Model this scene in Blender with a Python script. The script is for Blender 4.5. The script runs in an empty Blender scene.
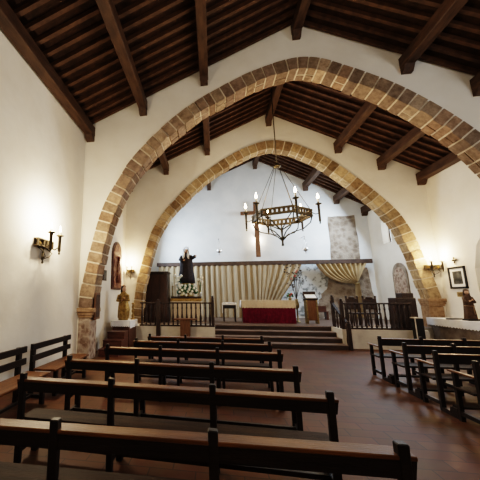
import bpy, bmesh, math, random
from mathutils import Vector, Matrix
random.seed(7)
PI = math.pi
COL = bpy.context.scene.collection
SC = bpy.context.scene

# ------------------------------------------------------------------ helpers
class MB:
    """collects shapes; build() links them as ONE mesh object"""
    def __init__(s):
        s.bm = bmesh.new()
        s.smooth = set()
    def _faces(s, vs, faces, smooth=False):
        bv = [s.bm.verts.new(v) for v in vs]
        out = []
        for f in faces:
            try:
                fc = s.bm.faces.new([bv[i] for i in f]); fc.smooth = smooth; out.append(fc)
            except ValueError:
                pass
        return bv, out
    def box(s, a, b, rot=None, piv=None, bev=0.0):
        x0, y0, z0 = a; x1, y1, z1 = b
        vs = [Vector(p) for p in ((x0,y0,z0),(x1,y0,z0),(x1,y1,z0),(x0,y1,z0),(x0,y0,z1),(x1,y0,z1),(x1,y1,z1),(x0,y1,z1))]
        if rot is not None:
            c = Vector(piv) if piv is not None else (Vector(a)+Vector(b))/2
            vs = [rot @ (v-c) + c for v in vs]
        bv, fc = s._faces(vs, [(0,3,2,1),(4,5,6,7),(0,1,5,4),(1,2,6,5),(2,3,7,6),(3,0,4,7)])
        if bev > 0:
            ed = list({e for f in fc for e in f.edges})
            bmesh.ops.bevel(s.bm, geom=ed, offset=bev, segments=1, affect='EDGES')
        return s
    def prism(s, poly, d0, d1, axis='y'):
        """2-D polygon extruded along an axis; poly in (x,z) for y, (y,z) for x, (x,y) for z"""
        def P(p, d):
            if axis == 'y': return (p[0], d, p[1])
            if axis == 'x': return (d, p[0], p[1])
            return (p[0], p[1], d)
        n = len(poly)
        vs = [P(p, d0) for p in poly] + [P(p, d1) for p in poly]
        fs = [tuple(range(n)), tuple(range(2*n-1, n-1, -1))] + [(i, n+i, n+(i+1) % n, (i+1) % n) for i in range(n)]
        s._faces(vs, fs); return s
    def tube(s, pts, r, seg=8, cap=True):
        pts = [Vector(p) for p in pts]
        rs = r if isinstance(r, (list, tuple)) else [r]*len(pts)
        vs = []; fs = []
        up = None
        for i, p in enumerate(pts):
            t = (pts[min(i+1, len(pts)-1)] - pts[max(i-1, 0)]).normalized()
            if up is None:
                up = Vector((0,0,1)) if abs(t.z) < .9 else Vector((1,0,0))
            a = t.cross(up).normalized(); b = a.cross(t).normalized(); up = b
            for k in range(seg):
                w = 2*PI*k/seg
                vs.append(p + (a*math.cos(w) + b*math.sin(w))*rs[i])
        for i in range(len(pts)-1):
            for k in range(seg):
                fs.append((i*seg+k, i*seg+(k+1) % seg, (i+1)*seg+(k+1) % seg, (i+1)*seg+k))
        if cap:
            fs.append(tuple(range(seg-1, -1, -1))); n = (len(pts)-1)*seg
            fs.append(tuple(range(n, n+seg)))
        s._faces(vs, fs, True); return s
    def lathe(s, prof, c=(0,0,0), seg=16, sx=1, sy=1):
        """profile of (r, z)"""
        vs = []; fs = []
        for r, z in prof:
            for k in range(seg):
                w = 2*PI*k/seg
                vs.append((c[0]+r*sx*math.cos(w), c[1]+r*sy*math.sin(w), c[2]+z))
        m = len(prof)
        for i in range(m-1):
            for k in range(seg):
                fs.append((i*seg+k, i*seg+(k+1) % seg, (i+1)*seg+(k+1) % seg, (i+1)*seg+k))
        fs.append(tuple(range(seg-1, -1, -1))); fs.append(tuple(range((m-1)*seg, m*seg)))
        s._faces(vs, fs, True); return s
    def loft(s, rings, seg=28):
        """rings of (z, rx, ry, cx, cy, fold, nfold)"""
        vs = []; fs = []
        for (z, rx, ry, cx, cy, fo, nf) in rings:
            for k in range(seg):
                w = 2*PI*k/seg
                q = 1 + fo*math.sin(nf*w + .6)
                vs.append((cx+rx*q*math.cos(w), cy+ry*q*math.sin(w), z))
        m = len(rings)
        for i in range(m-1):
            for k in range(seg):
                fs.append((i*seg+k, i*seg+(k+1) % seg, (i+1)*seg+(k+1) % seg, (i+1)*seg+k))
        fs.append(tuple(range(seg-1, -1, -1))); fs.append(tuple(range((m-1)*seg, m*seg)))
        s._faces(vs, fs, True); return s
    def ball(s, c, r, sc=(1,1,1), seg=12, ring=8):
        prof = []
        vs = []; fs = []
        for i in range(1, ring):
            t = PI*i/ring
            for k in range(seg):
                w = 2*PI*k/seg
                vs.append((c[0]+r*sc[0]*math.sin(t)*math.cos(w), c[1]+r*sc[1]*math.sin(t)*math.sin(w), c[2]-r*sc[2]*math.cos(t)))
        b = len(vs); vs.append((c[0], c[1], c[2]-r*sc[2])); vs.append((c[0], c[1], c[2]+r*sc[2]))
        for i in range(ring-2):
            for k in range(seg):
                fs.append((i*seg+k, i*seg+(k+1) % seg, (i+1)*seg+(k+1) % seg, (i+1)*seg+k))
        for k in range(seg):
            fs.append((b, (k+1) % seg, k)); fs.append((b+1, (ring-2)*seg+k, (ring-2)*seg+(k+1) % seg))
        s._faces(vs, fs, True); return s
    def grid(s, fn, nu, nv, smooth=True):
        vs = []; fs = []
        for i in range(nu+1):
            for j in range(nv+1):
                vs.append(fn(i/nu, j/nv))
        for i in range(nu):
            for j in range(nv):
                fs.append((i*(nv+1)+j, (i+1)*(nv+1)+j, (i+1)*(nv+1)+j+1, i*(nv+1)+j+1))
        s._faces(vs, fs, smooth); return s
    def build(s, name, mat, parent=None, loc=None, rotz=0):
        bmesh.ops.recalc_face_normals(s.bm, faces=s.bm.faces)
        me = bpy.data.meshes.new(name)
        s.bm.to_mesh(me); s.bm.free()
        me.materials.append(mat)
        o = bpy.data.objects.new(name, me); COL.objects.link(o)
        if parent is not None: o.parent = parent
        if loc is not None: o.location = loc
        if rotz: o.rotation_euler = (0,0,rotz)
        return o

def tag(o, label, cat, group=None, kind=None):
    o['label'] = label; o['category'] = cat
    if group: o['group'] = group
    if kind: o['kind'] = kind
    return o
def thing(name, label, cat, loc=(0,0,0), rotz=0, group=None):
    o = bpy.data.objects.new(name, None); COL.objects.link(o)
    o.empty_display_size = .1
    o.location = loc; o.rotation_euler = (0,0,rotz)
    return tag(o, label, cat, group)
def struct(o):
    o['kind'] = 'structure'; return o
def dup(root, loc, label=None, rotz=None):
    r = root.copy(); COL.objects.link(r); r.location = loc
    if rotz is not None: r.rotation_euler = (0,0,rotz)
    if label: r['label'] = label
    for ch in list(root.children):
        c = ch.copy(); COL.objects.link(c); c.parent = r
        for g in list(ch.children):
            d = g.copy(); COL.objects.link(d); d.parent = c
    return r

# ------------------------------------------------------------------ materials
def mat(name, col, col2=None, rough=.6, scale=8, bump=0, bscale=40, metal=0, stretch=(1,1,1), emit=None, estr=0, detail=6, ramp=(.35,.65), spec=.5, coat=0):
    m = bpy.data.materials.new(name); m.use_nodes = True
    nt = m.node_tree; N = nt.nodes; L = nt.links
    b = N['Principled BSDF']
    b.inputs['Base Color'].default_value = (*col, 1)
    b.inputs['Roughness'].default_value = rough
    b.inputs['Metallic'].default_value = metal
    b.inputs['Specular IOR Level'].default_value = spec
    b.inputs['Coat Weight'].default_value = coat
    tc = N.new('ShaderNodeTexCoord'); mp = N.new('ShaderNodeMapping')
    mp.inputs['Scale'].default_value = stretch
    L.new(tc.outputs['Object'], mp.inputs['Vector'])
    if col2 is not None:
        n = N.new('ShaderNodeTexNoise'); n.inputs['Scale'].default_value = scale; n.inputs['Detail'].default_value = detail
        L.new(mp.outputs['Vector'], n.inputs['Vector'])
        r = N.new('ShaderNodeValToRGB')
        r.color_ramp.elements[0].position = ramp[0]; r.color_ramp.elements[0].color = (*col, 1)
        r.color_ramp.elements[1].position = ramp[1]; r.color_ramp.elements[1].color = (*col2, 1)
        L.new(n.outputs['Fac'], r.inputs['Fac']); L.new(r.outputs['Color'], b.inputs['Base Color'])
    if bump:
        n2 = N.new('ShaderNodeTexNoise'); n2.inputs['Scale'].default_value = bscale; n2.inputs['Detail'].default_value = 5
        L.new(mp.outputs['Vector'], n2.inputs['Vector'])
        bp = N.new('ShaderNodeBump'); bp.inputs['Strength'].default_value = bump; bp.inputs['Distance'].default_value = .03
        L.new(n2.outputs['Fac'], bp.inputs['Height']); L.new(bp.outputs['Normal'], b.inputs['Normal'])
    if emit:
        b.inputs['Emission Color'].default_value = (*emit, 1); b.inputs['Emission Strength'].default_value = estr
    return m

M = {}
M['plaster'] = mat('lime_plaster', (.74,.69,.61), (.80,.76,.69), .9, 1.3, .35, 3.0, spec=.2)
M['plaster_cool'] = mat('cool_plaster', (.70,.72,.73), (.79,.80,.80), .9, 1.5, .4, 3.5, spec=.2)
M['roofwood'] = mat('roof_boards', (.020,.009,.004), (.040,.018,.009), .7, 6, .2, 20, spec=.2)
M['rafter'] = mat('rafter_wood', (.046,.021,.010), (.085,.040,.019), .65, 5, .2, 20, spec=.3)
M['beam'] = mat('beam_wood', (.040,.020,.011), (.080,.042,.023), .6, 4, .3, 18, stretch=(3,.6,3), spec=.3)
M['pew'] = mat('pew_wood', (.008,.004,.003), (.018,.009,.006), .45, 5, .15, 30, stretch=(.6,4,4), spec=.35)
M['pewtop'] = mat('pew_wood_lit_tops', (.095,.034,.007), (.17,.064,.014), .42, 5, .15, 30, stretch=(.6,4,4), spec=.35)  # pew wood with the orange highlights of its tops put into the colour
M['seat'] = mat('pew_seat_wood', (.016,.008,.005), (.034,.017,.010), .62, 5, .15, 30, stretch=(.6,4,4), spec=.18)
M['darkwood'] = mat('dark_wood', (.020,.010,.007), (.040,.019,.012), .45, 6, .15, 30, stretch=(4,4,.7))
M['redwood'] = mat('reddish_wood', (.060,.020,.012), (.105,.036,.020), .45, 5, .15, 30, stretch=(.8,3,3))
M['cabwood'] = mat('dark_reddish_wood', (.030,.012,.008), (.055,.022,.014), .5, 5, .15, 30, stretch=(3,3,.8))
M['step'] = mat('step_wood', (.030,.018,.013), (.060,.036,.026), .4, 4, .15, 20, stretch=(.5,3,3))
M['sanct'] = mat('sanctuary_floor', (.10,.065,.048), (.15,.10,.075), .5, 3, 0)
M['stepnose'] = mat('lit_step_nosing', (.17,.12,.095), (.24,.17,.14), .45, 4, 0)  # paler than the step wood: light on the treads put into the colour
M['midwood'] = mat('brown_wood', (.115,.050,.022), (.17,.078,.034), .5, 5, .1, 30, stretch=(4,4,.8))
M['iron'] = mat('wrought_iron', (.045,.036,.022), (.10,.078,.045), .5, 20, .2, 60, metal=.7)
M['brass'] = mat('aged_brass', (.20,.145,.07), (.34,.25,.12), .42, 14, 0, metal=.8)
M['darkbrass'] = mat('dark_brass', (.055,.042,.024), (.115,.085,.045), .5, 14, 0, metal=.6)
M['greystone'] = mat('grey_brown_stone', (.13,.105,.09), (.22,.185,.16), .85, 5, .2, 20)
M['black'] = mat('black_paint', (.010,.009,.009), None, .4)
M['bulb'] = mat('lit_bulb', (1,.9,.7), None, .4, emit=(1,.80,.48), estr=28)
M['redcloth'] = mat('crimson_cloth', (.085,.003,.018), (.125,.006,.027), .85, 10, .2, 60, spec=.2)
M['lace'] = mat('cream_lace', (.46,.38,.28), (.66,.57,.45), .9, 45, .3, 80, spec=.1)
M['whitecloth'] = mat('white_linen', (.82,.82,.83), (.88,.88,.90), .9, 6, .2, 30, spec=.1)
M['curtain'] = mat('gold_curtain', (.34,.27,.18), (.46,.38,.27), .7, 3, .1, 60, stretch=(6,6,.3), spec=.25)
M['swag'] = mat('ochre_curtain', (.32,.235,.135), (.43,.33,.20), .7, 3, .1, 60, spec=.25)
M['rail'] = mat('rail_wood', (.035,.018,.012), (.065,.034,.022), .5, 4, 0)
M['gold'] = mat('gilded', (.24,.145,.045), (.44,.29,.10), .42, 16, .4, 30, metal=.55)
M['skin'] = mat('painted_skin', (.58,.36,.25), (.66,.43,.31), .5, 10)
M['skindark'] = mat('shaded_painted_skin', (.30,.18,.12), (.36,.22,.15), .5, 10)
M['hair'] = mat('painted_dark_hair', (.018,.011,.008), None, .5)
M['blackdress'] = mat('black_velvet', (.010,.008,.011), (.030,.020,.026), .8, 14, .3, 30)
M['veil'] = mat('white_veil', (.66,.64,.62), (.78,.76,.74), .85, 10, .2, 40)
M['silver'] = mat('silver_metal', (.62,.62,.62), (.8,.8,.8), .3, 20, metal=.9)
M['habit'] = mat('brown_habit', (.050,.026,.015), (.10,.055,.03), .7, 10, .2, 30)
M['leaf'] = mat('green_leaves', (.02,.065,.02), (.05,.13,.04), .6, 18)
M['flowerwhite'] = mat('white_petals', (.75,.75,.68), (.82,.80,.72), .7, 20)
M['flowerred'] = mat('red_petals', (.40,.03,.035), (.50,.06,.05), .7, 20)
M['twig'] = mat('brown_twigs', (.06,.05,.04), None, .7)
M['candle'] = mat('ivory_wax', (.76,.72,.62), None, .5)
M['paper'] = mat('white_paper', (.78,.78,.76), None, .8)
M['picture'] = mat('dark_engraving', (.012,.014,.013), (.13,.13,.12), .5, 5)
M['icon'] = mat('painted_reds', (.14,.032,.022), (.30,.17,.085), .6, 9, .5, 14, ramp=(.42,.62))
M['stoneinfill'] = None
M['plinth'] = mat('pale_plinth_plaster', (.56,.50,.42), (.66,.60,.51), .9, 3, .2, 12)

def floor_mat():
    m = bpy.data.materials.new('terracotta_tiles'); m.use_nodes = True
    nt = m.node_tree; N = nt.nodes; L = nt.links; b = N['Principled BSDF']
    tc = N.new('ShaderNodeTexCoord')
    br = N.new('ShaderNodeTexBrick'); br.offset = 0.5
    br.inputs['Scale'].default_value = 1
    br.inputs['Brick Width'].default_value = .45; br.inputs['Row Height'].default_value = .22
    br.inputs['Mortar Size'].default_value = .006
    br.inputs['Color1'].default_value = (.150,.060,.024,1); br.inputs['Color2'].default_value = (.115,.046,.019,1)
    br.inputs['Mortar'].default_value = (.06,.03,.02,1)
    L.new(tc.outputs['Object'], br.inputs['Vector'])
    n = N.new('ShaderNodeTexNoise'); n.inputs['Scale'].default_value = 2.2; n.inputs['Detail'].default_value = 5
    L.new(tc.outputs['Object'], n.inputs['Vector'])
    mx = N.new('ShaderNodeMixRGB'); mx.blend_type = 'MULTIPLY'; mx.inputs['Fac'].default_value = .5
    L.new(br.outputs['Color'], mx.inputs['Color1']); L.new(n.outputs['Color'], mx.inputs['Color2'])
    hs = N.new('ShaderNodeHueSaturation'); hs.inputs['Saturation'].default_value = 1.0; hs.inputs['Value'].default_value = .95
    L.new(mx.outputs['Color'], hs.inputs['Color']); L.new(hs.outputs['Color'], b.inputs['Base Color'])
    b.inputs['Roughness'].default_value = .55; b.inputs['Specular IOR Level'].default_value = .25
    return m
M['floor'] = floor_mat()

def stone_mat(name, mul=1.0):
    m = bpy.data.materials.new(name); m.use_nodes = True
    nt = m.node_tree; N = nt.nodes; L = nt.links; b = N['Principled BSDF']
    at = N.new('ShaderNodeVertexColor'); at.layer_name = 'stone'
    tc = N.new('ShaderNodeTexCoord')
    n = N.new('ShaderNodeTexNoise'); n.inputs['Scale'].default_value = 7; n.inputs['Detail'].default_value = 8; n.inputs['Roughness'].default_value = .7
    L.new(tc.outputs['Object'], n.inputs['Vector'])
    r = N.new('ShaderNodeValToRGB')
    r.color_ramp.elements[0].position = .3; r.color_ramp.elements[0].color = (.50*mul,.46*mul,.42*mul,1)
    r.color_ramp.elements[1].position = .7; r.color_ramp.elements[1].color = (1.35*mul,1.35*mul,1.35*mul,1)
    L.new(n.outputs['Fac'], r.inputs['Fac'])
    mx = N.new('ShaderNodeMixRGB'); mx.blend_type = 'MULTIPLY'; mx.inputs['Fac'].default_value = 1
    L.new(at.outputs['Color'], mx.inputs['Color1']); L.new(r.outputs['Color'], mx.inputs['Color2'])
    L.new(mx.outputs['Color'], b.inputs['Base Color'])
    b.inputs['Roughness'].default_value = .9; b.inputs['Specular IOR Level'].default_value = .2
    bp = N.new('ShaderNodeBump'); bp.inputs['Strength'].default_value = .6; bp.inputs['Distance'].default_value = .03
    n3 = N.new('ShaderNodeTexNoise'); n3.inputs['Scale'].default_value = 18; n3.inputs['Detail'].default_value = 6
    L.new(tc.outputs['Object'], n3.inputs['Vector'])
    L.new(n3.outputs['Fac'], bp.inputs['Height']); L.new(bp.outputs['Normal'], b.inputs['Normal'])
    return m
M['ashlar'] = stone_mat('sandstone_ashlar')
M['mortar'] = mat('lime_mortar', (.58,.49,.38), (.68,.59,.47), .95, 12, .3, 40, spec=.1)
M['impost'] = mat('impost_stone', (.27,.17,.10), (.40,.27,.17), .9, 9, .5, 20, spec=.2)

def rubble_mat(name, c1, c2, c3, sc=5.5):
    m = bpy.data.materials.new(name); m.use_nodes = True
    nt = m.node_tree; N = nt.nodes; L = nt.links; b = N['Principled BSDF']
    tc = N.new('ShaderNodeTexCoord')
    v = N.new('ShaderNodeTexVoronoi'); v.inputs['Scale'].default_value = sc; v.feature = 'F1'
    nd = N.new('ShaderNodeTexNoise'); nd.inputs['Scale'].default_value = 3; nd.inputs['Detail'].default_value = 6
    L.new(tc.outputs['Object'], nd.inputs['Vector'])
    mxv = N.new('ShaderNodeMixRGB'); mxv.inputs['Fac'].default_value = .25
    L.new(tc.outputs['Object'], mxv.inputs['Color1']); L.new(nd.outputs['Color'], mxv.inputs['Color2'])
    L.new(mxv.outputs['Color'], v.inputs['Vector'])
    r = N.new('ShaderNodeValToRGB')
    r.color_ramp.elements[0].position = .0; r.color_ramp.elements[0].color = (*c1, 1)
    r.color_ramp.elements[1].position = 1; r.color_ramp.elements[1].color = (*c3, 1)
    e = r.color_ramp.elements.new(.5); e.color = (*c2, 1)
    n = N.new('ShaderNodeTexNoise'); n.inputs['Scale'].default_value = 9; n.inputs['Detail'].default_value = 8; n.inputs['Roughness'].default_value = .75
    L.new(tc.outputs['Object'], n.inputs['Vector'])
    mm = N.new('ShaderNodeMath'); mm.operation = 'MULTIPLY_ADD'; mm.inputs[1].default_value = 1.0; 
    L.new(v.outputs['Distance'], mm.inputs[0]); 
    m2 = N.new('ShaderNodeMath'); m2.operation = 'SUBTRACT'; m2.inputs[1].default_value = .22
    L.new(n.outputs['Fac'], m2.inputs[0]); L.new(m2.outputs[0], mm.inputs[2])
    L.new(mm.outputs[0], r.inputs['Fac']); L.new(r.outputs['Color'], b.inputs['Base Color'])
    b.inputs['Roughness'].default_value = .95; b.inputs['Specular IOR Level'].default_value = .15
    bp = N.new('ShaderNodeBump'); bp.inputs['Strength'].default_value = .7; bp.inputs['Distance'].default_value = .05
    L.new(mm.outputs[0], bp.inputs['Height']); L.new(bp.outputs['Normal'], b.inputs['Normal'])
    return m
M['rubble'] = rubble_mat('rubble_pillar', (.13,.075,.055), (.26,.175,.135), (.46,.37,.30), 9)
M['rubblewall'] = rubble_mat('exposed_rubble', (.12,.09,.07), (.20,.155,.12), (.32,.27,.22), 5)
M['mural'] = mat('painted_mural', (.22,.24,.25), (.60,.64,.67), .9, 4.5, .15, 10, detail=9, ramp=(.38,.50), spec=.15)
M['glass'] = mat('bright_window_glass', (.9,.95,1), None, .1, emit=(.85,.93,1), estr=2.2)

# ------------------------------------------------------------------ room dimensions (metres)
WL, WR = -3.66, 7.95                    # side walls
Y0, YA, YB, YC = -3.0, 8.0, 12.5, 17.0  # rear wall, near arch, far arch, end wall
AT = .42                                # thickness of the arch walls
RX, RZ = 2.5, 9.38                      # ridge
def roof(x):
    return RZ - .42*(RX-x) if x < RX else RZ - .56*(x-RX)
PZ = .6                                 # sanctuary platform height

# floor
o = MB().box((WL-.4, Y0, -.15), (WR+1.2, YC+.3, 0)).build('floor', M['floor']); struct(o)
# left wall
o = MB().box((WL-.35, Y0, 0), (WL, YC, roof(WL)+.05)).build('wall_left', M['plaster']); struct(o)
# right wall with an arched niche and a window opening
def wall_with_holes(x0, x1, ya, yb, zt, holes):
    """vertical wall between x0 and x1, running along y; holes = (y0, y1, zbot, ztop, arched)"""
    mb = MB()
    cuts = {ya, yb}
    for (h0, h1, zb, zt_, ar) in holes:
        n = 12 if ar else 1
        for i in range(n+1): cuts.add(h0+(h1-h0)*i/n)
    cuts = sorted(cuts)
    def top(h, y):
        h0, h1, zb, zt_, ar = h
        if not ar: return zt_
        r = (h1-h0)/2; c = (h0+h1)/2
        return zt_ - r + math.sqrt(max(0, r*r-(y-c)**2))
    for a, b in zip(cuts[:-1], cuts[1:]):
        hs = [h for h in holes if h[0] <= (a+b)/2 <= h[1]]
        if not hs:
            mb._faces([(x0,a,0),(x0,b,0),(x0,b,zt),(x0,a,zt)], [(0,1,2,3)])
        else:
            h = hs[0]
            ta, tb = top(h, a), top(h, b)
            mb._faces([(x0,a,ta),(x0,b,tb),(x0,b,zt),(x0,a,zt)], [(0,1,2,3)])
            mb._faces([(x0,a,ta),(x0,b,tb),(x1,b,tb),(x1,a,ta)], [(0,1,2,3)], h[4])
            if h[2] > 0:
                mb._faces([(x0,a,0),(x0,b,0),(x0,b,h[2]),(x0,a,h[2])], [(0,1,2,3)])
            mb._faces([(x0,a,h[2]),(x0,b,h[2]),(x1,b,h[2]),(x1,a,h[2])], [(0,1,2,3)])
    for h in holes:
        for y in (h[0], h[1]):
            z1 = top(h, y)
            mb._faces([(x0,y,h[2]),(x1,y,h[2]),(x1,y,z1),(x0,y,z1)], [(0,1,2,3)])
    return mb
NICHE = (8.55, 11.0, 0.0, 3.75, True)
WIN = (15.15, 15.85, 4.1, 5.2, False)
mb = wall_with_holes(WR, WR+.6, Y0, YC, roof(WR)+.05, [NICHE, WIN])
mb._faces([(WR+.6,8.3,0),(WR+.6,11.2,0),(WR+.6,11.2,4.0),(WR+.6,8.3,4.0)], [(0,1,2,3)])
o = mb.build('wall_right', M['plaster']); struct(o)
wf = MB().box((WR+.30,15.15,4.1),(WR+.36,15.21,5.2)).box((WR+.30,15.79,4.1),(WR+.36,15.85,5.2)).box((WR+.30,15.21,4.1),(WR+.36,15.79,4.16)).box((WR+.30,15.21,5.14),(WR+.36,15.79,5.2)).box((WR+.31,15.485,4.16),(WR+.35,15.515,5.14)).build('window_1', M['darkwood']); struct(wf)
MB().box((WR+.325,15.21,4.16),(WR+.335,15.79,5.14)).build('pane', M['glass'], wf)
# end wall, gable-shaped
def gable(d0, d1): 
    return MB().prism([(WL,0),(WR,0),(WR,roof(WR)+.02),(RX,RZ+.02),(WL,roof(WL)+.02)], d0, d1)
wb = gable(YC, YC+.3).build('wall_back', M['plaster_cool']); struct(wb)
def patch(poly, mat_, name, jit=.07, n=7, d=.025):
    pts = []
    for i, p in enumerate(poly):
        q = poly[(i+1) % len(poly)]
        for k in range(n):
            t = k/n
            pts.append((p[0]+(q[0]-p[0])*t+random.uniform(-jit,jit), p[1]+(q[1]-p[1])*t+random.uniform(-jit,jit)))
    return MB().prism(pts, YC-d, YC+.01).build(name, mat_, wb)
patch([(6.02,3.3),(7.38,3.3),(7.36,5.85),(6.05,5.82)], M['rubblewall'], 'exposed_masonry', .03)
p_ = patch([(6.25,.6),(7.9,.6),(7.72,3.0),(7.15,3.45),(6.1,3.4),(5.75,2.2),(5.2,1.45),(5.1,.6)], M['rubblewall'], 'exposed_masonry', .07, d=.02)
patch([(3.4,.7),(5.1,.7),(5.3,1.5),(5.8,2.2),(6.05,3.3),(3.6,3.3)], M['mural'], 'mural', .05, d=.012)['label'] = 'bluish white wall painting of grey foliage'
wr_ = gable(Y0-.3, Y0).build('wall_rear', M['plaster']); struct(wr_)

# ------------------------------------------------------------------ arches
def catmull(pts, n):
    out = []
    P = [Vector(p) for p in pts]
    P = [P[0]*2-P[1]] + P + [P[-1]*2-P[-2]]
    for i in range(1, len(P)-2):
        a, b, c, d = P[i-1], P[i], P[i+1], P[i+2]
        for k in range(n):
            t = k/n
            out.append(.5*((2*b)+(c-a)*t+(2*a-5*b+4*c-d)*t*t+(3*b-a-3*c+d)*t**3))
    out.append(P[-2]); return out
def resample(pts, n):
    L = [0]
    for a, b in zip(pts[:-1], pts[1:]): L.append(L[-1]+(b-a).length)
    out = []; j = 0
    for i in range(n+1):
        s_ = L[-1]*i/n
        while j < len(L)-2 and L[j+1] < s_: j += 1
        t = (s_-L[j])/max(1e-9, L[j+1]-L[j]); out.append(pts[j].lerp(pts[j+1], min(1, t)))
    return out
OUT1 = [(-3.63,1.36),(-3.60,1.70),(-3.53,2.11),(-3.42,2.67),(-3.29,3.23),(-3.14,3.80),(-2.92,4.39),(-2.6,4.97),(-2.21,5.55),(-1.47,6.33),(-.5,7.08),(.36,7.53),(1.22,7.91),(2.04,8.13),(2.57,8.18),(3.08,8.07),(3.56,7.82),(4.25,7.41),(4.89,6.97),(5.70,6.26),(6.41,5.47),(6.95,4.6),(7.35,3.6),(7.62,2.5),(7.78,1.36)]
OUT2 = [(-3.32,.60),(-3.28,1.2),(-3.15,2.2),(-2.80,3.57),(-2.48,4.47),(-2.02,5.2),(-1.43,5.83),(-.6,6.61),(.44,7.33),(1.29,7.78),(2.0,8.03),(2.58,8.10),(3.1,8.0),(3.69,7.76),(4.77,7.06),(6.05,5.80),(6.82,4.87),(7.19,4.16),(7.44,3.37),(7.63,2.53),(7.78,1.9),(7.84,1.6)]
def offset(pts, w):
    out = []
    for i, p in enumerate(pts):
        t = (pts[min(i+1, len(pts)-1)]-pts[max(i-1, 0)]).normalized()
        out.append(p + Vector((t.y, -t.x))*w)
    return out
def arch(Yf, OUT, w, nst, label, palette, pillars):
    outl = resample(catmull(OUT, 10), nst*4)
    inl = offset(outl, w)
    t = thing('stone_arch', label, 'arch', ((outl[0].x+outl[-1].x)/2, Yf, 0))
    ox = t.location.x
    # voussoirs: one mesh, a colour per stone
    bm = bmesh.new(); lay = bm.loops.layers.float_color.new('stone')
    y0, y1 = -.045, AT+.03
    rnd = random.Random(int(Yf*10))
    i = 0; n = len(outl)-1
    while i < n:
        step = 4 if rnd.random() < .7 else rnd.choice((3, 5))
        j = min(n, i+step)
        if n-j < 3: j = n
        c = rnd.choice(palette); f = rnd.uniform(.78, 1.15); c = tuple(x*f for x in c)
        splits = [y0, y1] if rnd.random() < .5 else [y0, y0+(y1-y0)*rnd.uniform(.4,.65), y1]
        for s0, s1 in zip(splits[:-1], splits[1:]):
            g = .02
            f2 = rnd.uniform(.88, 1.12)
            jr = rnd.uniform(-.018, .018)
            loopo = []; loopi = []
            for k in range(i, j+1):
                tt = 0
                po, pi_ = outl[k].copy(), inl[k].copy()
                if k == i: d = (outl[min(k+1,n)]-outl[k]).normalized()*g; po += d; pi_ += d
                if k == j: d = (outl[k-1]-outl[k]).normalized()*g; po += d; pi_ += d
                r_ = (pi_-po).normalized()
                loopo.append(po-r_*(.01+jr)); loopi.append(pi_+r_*(.008+jr))
            ya, yb = s0+(g if s0 > y0 else jr), s1-(g if s1 < y1 else 0)
            m = len(loopo)
            V = []
            for y in (ya, yb):
                V.append([[bm.verts.new((p.x-ox, y, p.y)) for p in lp] for lp in (loopo, loopi)])
            F = []
            for k in range(m-1):
                F.append([V[0][0][k], V[0][0][k+1], V[0][1][k+1], V[0][1][k]])
                F.append([V[1][0][k+1], V[1][0][k], V[1][1][k], V[1][1][k+1]])
                F.append([V[0][1][k], V[0][1][k+1], V[1][1][k+1], V[1][1][k]])
                F.append([V[0][0][k+1], V[0][0][k], V[1][0][k], V[1][0][k+1]])
            for k in (0, m-1):
                F.append([V[0][0][k], V[0][1][k], V[1][1][k], V[1][0][k]])
            for q in F:
                fc = bm.faces.new(q)
                for lp in fc.loops: lp[lay] = (c[0]*f2, c[1]*f2, c[2]*f2, 1)
        i = j
    bmesh.ops.recalc_face_normals(bm, faces=bm.faces)
    me = bpy.data.meshes.new('arch_stones'); bm.to_mesh(me); bm.free(); me.materials.append(M['ashlar'])
    ob = bpy.data.objects.new('arch_stones', me); COL.objects.link(ob); ob.parent = t
    # recessed mortar core
    mb = MB(); vs = []; fs = []
    ino = offset(outl, .012); ini = offset(outl, w-.012)
    for a, b in zip(ino, ini):
        for y in (y0+.022, y1-.012):
            vs.append((a.x-ox, y, a.y)); vs.append((b.x-ox, y, b.y))
    for k in range(len(ino)-1):
        p, q = 4*k, 4*k+4
        fs += [(p,q,q+1,p+1), (p+2,p+3,q+3,q+2), (p+1,q+1,q+3,p+3), (p,p+2,q+2,q)]
    mb._faces(vs, fs); mb.build('mortar', M['mortar'], t)
    # imposts and pillars
    for (xa, xb, zt, pm) in pillars:
        if zt is None: continue
        h = .26
        mb = MB()
        mb.box((xa-.04-ox, -.10, zt-.12), (xb+.10-ox, AT+.06, zt), bev=.02)
        mb.box((xa-.02-ox, -.07, zt-.20), (xb+.06-ox, AT+.04, zt-.12), bev=.015)
        mb.box((xa-ox, -.05, zt-h), (xb+.03-ox, AT+.03, zt-.20), bev=.01)
        mb.build('impost', M['impost'], t)
        MB().box((xa-ox, -.035, 0), (xb-ox, AT+.025, zt-h), bev=.03).build('pillar', pm, t)
    return outl, t
PAL1 = [(.28,.20,.14),(.33,.24,.165),(.25,.18,.13),(.36,.27,.19),(.22,.155,.115),(.31,.205,.135)]
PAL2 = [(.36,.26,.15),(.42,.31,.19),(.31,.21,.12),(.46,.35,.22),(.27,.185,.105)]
o1, arch1 = arch(YA, OUT1, .36, 64, 'large brown stone pointed arch nearest the viewer', PAL1, [(-3.63,-3.28,1.36,M['rubble']), (7.38,7.80,1.36,M['rubble'])])
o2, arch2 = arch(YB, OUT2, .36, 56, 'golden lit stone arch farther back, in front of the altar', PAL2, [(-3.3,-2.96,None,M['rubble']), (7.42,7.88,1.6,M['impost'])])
MB().box((-3.32-arch2.location.x, -.03, 0), (-2.96-arch2.location.x, AT+.02, .6)).build('pillar', M['impost'], arch2)

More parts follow.
